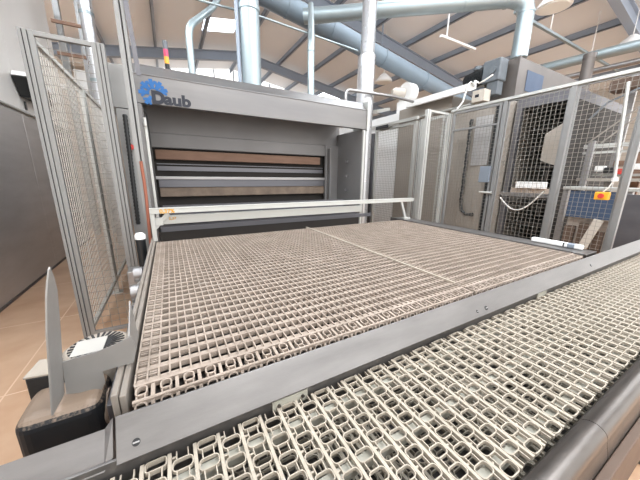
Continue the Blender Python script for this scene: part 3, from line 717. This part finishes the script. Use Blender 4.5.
# elevated box
eb = thing('elevated_hopper', 'elevated stainless box carrying the branch duct behind the right fence', 'hopper', (5.5, 2.5, 2.65))
MB().box((4.60, 2.39, 2.66), (6.66, 2.87, 3.21)).build('box', M['brownsteel'], eb, .005)
MB().box((4.85, 2.384, 2.80), (5.35, 2.3895, 3.08)).build('painted_blue_reflection', M['bluepanel'], eb)  # bluish reflection on the steel face, painted as a flat blue patch
MB().box((4.585, 2.38, 2.66), (4.62, 2.40, 3.22)).build('corner_strip', M['brownsteel'], eb)
for x in (4.66, 6.62):
    for y in (2.45, 2.82): MB().box((x-.03, y-.03, 2.621), (x+.03, y+.03, 2.66)).build('foot', M['darksteel'], eb)
# dark open machine (divider)
dm = thing('open_frame_machine', 'dark open bay machine with steel frame and tray behind the right mesh panels', 'machine', (5.2, 1.9, 0))
MB().box((4.62, 1.64, 0), (6.6, 1.66, 2.5)).build('side_wall', M['dark'], dm)
MB().box((6.0, 1.67, 0), (6.05, 2.35, 2.5)).build('back_wall', M['dark'], dm)
MB().box((4.62, 1.64, 2.5), (6.6, 2.34, 2.62)).build('roof_panel', M['darksteel'], dm)
MB().box((4.6, 2.25, 0), (4.66, 2.33, 2.5)).build('post', M['darksteel'], dm)
MB().box((4.55, 1.64, 1.24), (4.61, 2.34, 1.30)).build('cross_rail', M['steel'], dm, .003)
MB().box((4.50, 1.76, 1.37), (4.59, 2.12, 1.46)).build('tray', M['white'], dm, .004)
MB().box((4.56, 1.70, 1.30), (4.60, 2.2, 1.37)).build('tray_shelf', M['wallbrown'], dm, .003)
for z in (.25, .5, .8, 1.1): MB().box((4.8, 1.67, z), (5.9, 2.3, z+.03)).build('shelf', M['dark'], dm)
for z in (1.65, 1.95, 2.2): MB().box((5.0, 1.67, z), (5.9, 2.3, z+.05)).build('shelf', M['dark'], dm)
MB().prism([(4.58, 1.64, 1.65), (4.58, 1.9, 1.75), (4.58, 1.9, 2.1), (4.58, 1.72, 2.22), (4.58, 1.64, 2.22)], (.02, 0, 0)).build('clear_guard', M['taupe'], dm, .004)
pts = [Vector((4.5, 2.08-.5*i/14, 1.2-.22*math.sin(PI*i/14))) for i in range(15)] 
tag(MB().tube([(FX+.045, 1.94-.46*i/14, 1.26+.10*i/14-.19*math.sin(PI*i/14)) for i in range(15)], .008, 8).build('loop_cable', M['hose']), 'white cable hanging in a loop behind the mesh below the tray', 'cable')
# blue conveyor machine
bm_ = thing('blue_machine', 'blue panelled machine with grey frame and slanted bars behind nearest right mesh', 'machine', (4.8, 1.2, 0))
MB().box((4.60, 1.06, 1.02), (4.62, 1.50, 1.36)).build('front_panel', M['bluepanel'], bm_, .004)
MB().box((4.58, .75, 1.37), (4.9, 1.58, 1.41)).build('top_rail', M['alu'], bm_, .004)
for y in (1.55, .98): MB().box((4.6, y-.03, 0), (4.66, y+.03, 1.37)).build('leg', M['steel'], bm_, .004)
MB().box((4.7, .75, 0), (4.9, 1.50, 1.0)).build('lower_body', M['wallbrown'], bm_)
for y, z in ((1.44, .75), (1.30, .8), (1.16, .72)): MB().box((4.62, y-.05, z-.12), (4.69, y+.05, z+.15)).build('box_module', M['tan'], bm_, .006)
MB().bar((4.56, 1.30, .45), (4.56, 1.16, 1.02), .02, .09).build('slanted_cover', M['wallpale'], bm_, .004)
MB().box((4.58, .70, .5), (4.61, 1.02, 1.34)).build('end_panel', M['darksteel'], bm_, .004)
gf = thing('gantry_frame', 'pale gantry frame with thin diagonal rods above the blue machine', 'frame', (5.2, 1.2, 0))
MB().bar((5.0, .6, 1.93), (5.0, 1.59, 1.93), .05, .05).bar((5.0, .6, 1.85), (5.0, 1.59, 1.85), .03, .03).build('cross_beam', M['alu'], gf)
for y in (1.52, ): MB().box((4.97, y-.03, 0), (5.03, y+.03, 2.0)).build('post', M['steel'], gf)
MB().bar((4.96, 1.55, 1.98), (4.96, 1.0, 2.5), .014, .014).bar((4.94, 1.42, 1.96), (4.94, .98, 2.42), .014, .014).build('diagonal_rod', M['wire'], gf)
MB().bar((4.96, 1.60, 2.27), (4.96, 1.45, 2.45), .02, .02).bar((4.96, 1.45, 2.45), (4.96, 1.05, 2.62), .02, .02).build('bent_rail', M['greymotor'], gf)
MB().box((5.05, .6, 2.60), (5.3, 1.5, 2.72)).build('timber_beam', M['tan'], gf)
m = MB()
for k in range(6): m.box((5.2+.1*k, .7, 1.55), (5.23+.1*k, 1.5, 1.58))
m.build('rack_bars', M['alu'], gf)
for y, z, mm in ((1.42, 1.64, 'white'), (1.25, 1.70, 'brownbar'), (1.33, 1.62, 'black'), (1.1, 1.66, 'white'), (1.2, 1.6, 'red'), (1.0, 1.75, 'glassblue')):
    MB().box((5.1, y-.05, z-.03), (5.2, y+.05, z+.04)).build('fitting', M[mm], gf, .01)
MB().box((5.0, .7, 1.48), (5.5, 1.6, 1.52)).build('deck', M['taupe'], gf)
for y in (1.40, 1.15, .9): MB().box((5.5, y-.04, 0), (5.56, y+.04, 2.9)).build('upright', M['brownbar' if y == 1.15 else 'steel'], gf)
# hanging emergency stop
es = thing('emergency_stop', 'yellow switch box with red button hanging from pale conduit on the right fence', 'switch', (FX-.1, .94, 1.35))
MB().box((FX-.12, .90, 1.31), (FX-.06, 1.00, 1.385)).build('box', M['yellow'], es, .006)
MB().tube([(FX-.121, .95, 1.348), (FX-.135, .95, 1.348)], .022, 20).build('button', M['red'], es)
MB().tube([(FX-.09, .95, 1.385), (FX-.09, .92, 1.43), (FX-.08, .90, 1.50)], .006, 8).build('cable', M['hose'], es)
m = MB(); n_ = 40
pts = [(FX-.08, .90+.07*i/n_, 1.50+.85*i/n_) for i in range(n_+1)]
m.tube(pts, .017, 10, True, [.0145 if i % 2 else .0125 for i in range(n_+1)])
m.build('conduit', M['alu'], es)
MB().tube([(FX-.08, .893, 1.485), (FX-.08, .90, 1.52)], .023, 12).build('gland', M['white'], es)
# white label tube lying on stage right flange
tb = thing('sensor_bar', 'white sensor bar with black and blue bands on the right side rail of the stage', 'sensor', (2.56, .85, 1.0))
MB().box((2.56, .70, 1.002), (2.60, 1.02, 1.035)).build('body', M['white'], tb, .008)
MB().box((2.5585, .80, 1.0015), (2.6015, .815, 1.0365)).build('black_band', M['black'], tb, .008)
MB().box((2.5585, .74, 1.0015), (2.6015, .79, 1.0365)).build('blue_band', M['glassblue'], tb, .008)
# right side pipes near roof
tag(MB().tube([(9, 1.0, 4.22), (9, 6.5, 4.47)], .11, 20).build('overhead_pipe', M['duct']), 'pale insulated pipe running level under the roof at right', 'pipe')
tag(MB().tube([(9.2, 1.0, 4.0), (9.2, 6.5, 4.1)], .06, 16).build('overhead_pipe', M['steel']), 'thinner pipe just below the insulated overhead pipe at right', 'pipe')
duct('chimney_pipe', 'brownish vertical chimney pipe behind the elevated steel box', [(8.6, 3.0, 0), (8.6, 3.0, 4.2)], .11, 'brownsteel', [((8.6,3.0,4.15),(8.6,3.0,4.25))], cat='chimney')

# ---------------------------------------------------------------- camera, light
cam = bpy.data.cameras.new('camera'); co_ = bpy.data.objects.new('camera', cam); COL.objects.link(co_)
Rm = Matrix(((0.8742003163627021, 0.10347677214089127, -0.4744115981915425), (-0.48544960444406654, 0.20759358084779161, -0.8492606117888024), (0.01060605565000218, 0.9727268181859148, 0.2317111321569501)))
co_.matrix_world = Matrix.Translation((0, 0, 1.5)) @ Rm.to_4x4()
cam.sensor_width = 36; cam.lens = 265.91*36/640; cam.clip_start = .02; cam.clip_end = 200
S.camera = co_
w = bpy.data.worlds.new('overcast_sky'); S.world = w; w.use_nodes = True
w.node_tree.nodes['Background'].inputs['Color'].default_value = (1.0, .985, .96, 1); w.node_tree.nodes['Background'].inputs['Strength'].default_value = 2.7
def area(name, loc, sx, sy, power, rot=(0, 0, 0), col=(.93, .97, 1)):
    l = bpy.data.lights.new(name, 'AREA'); l.shape = 'RECTANGLE'; l.size = sx; l.size_y = sy; l.energy = power; l.color = col
    o = bpy.data.objects.new(name, l); COL.objects.link(o); o.location = loc; o.rotation_euler = rot; return o
for i, s in enumerate(sky[1:]):
    cx = (s[0]+s[1])/2; a = math.atan(SL) * (1 if cx < RX else -1)
    area('added_skylight_lamp', (cx, (s[2]+s[3])/2, rz(cx)-.25), s[1]-s[0], s[3]-s[2], 30*(s[1]-s[0])*(s[3]-s[2]), (0, -a, 0))  # area lamps added below the skylights to lift the indoor light
S.view_settings.view_transform = 'Standard'; S.view_settings.look = 'None'; S.view_settings.gamma = 1; S.view_settings.exposure = .0
S.view_settings.use_curve_mapping = False
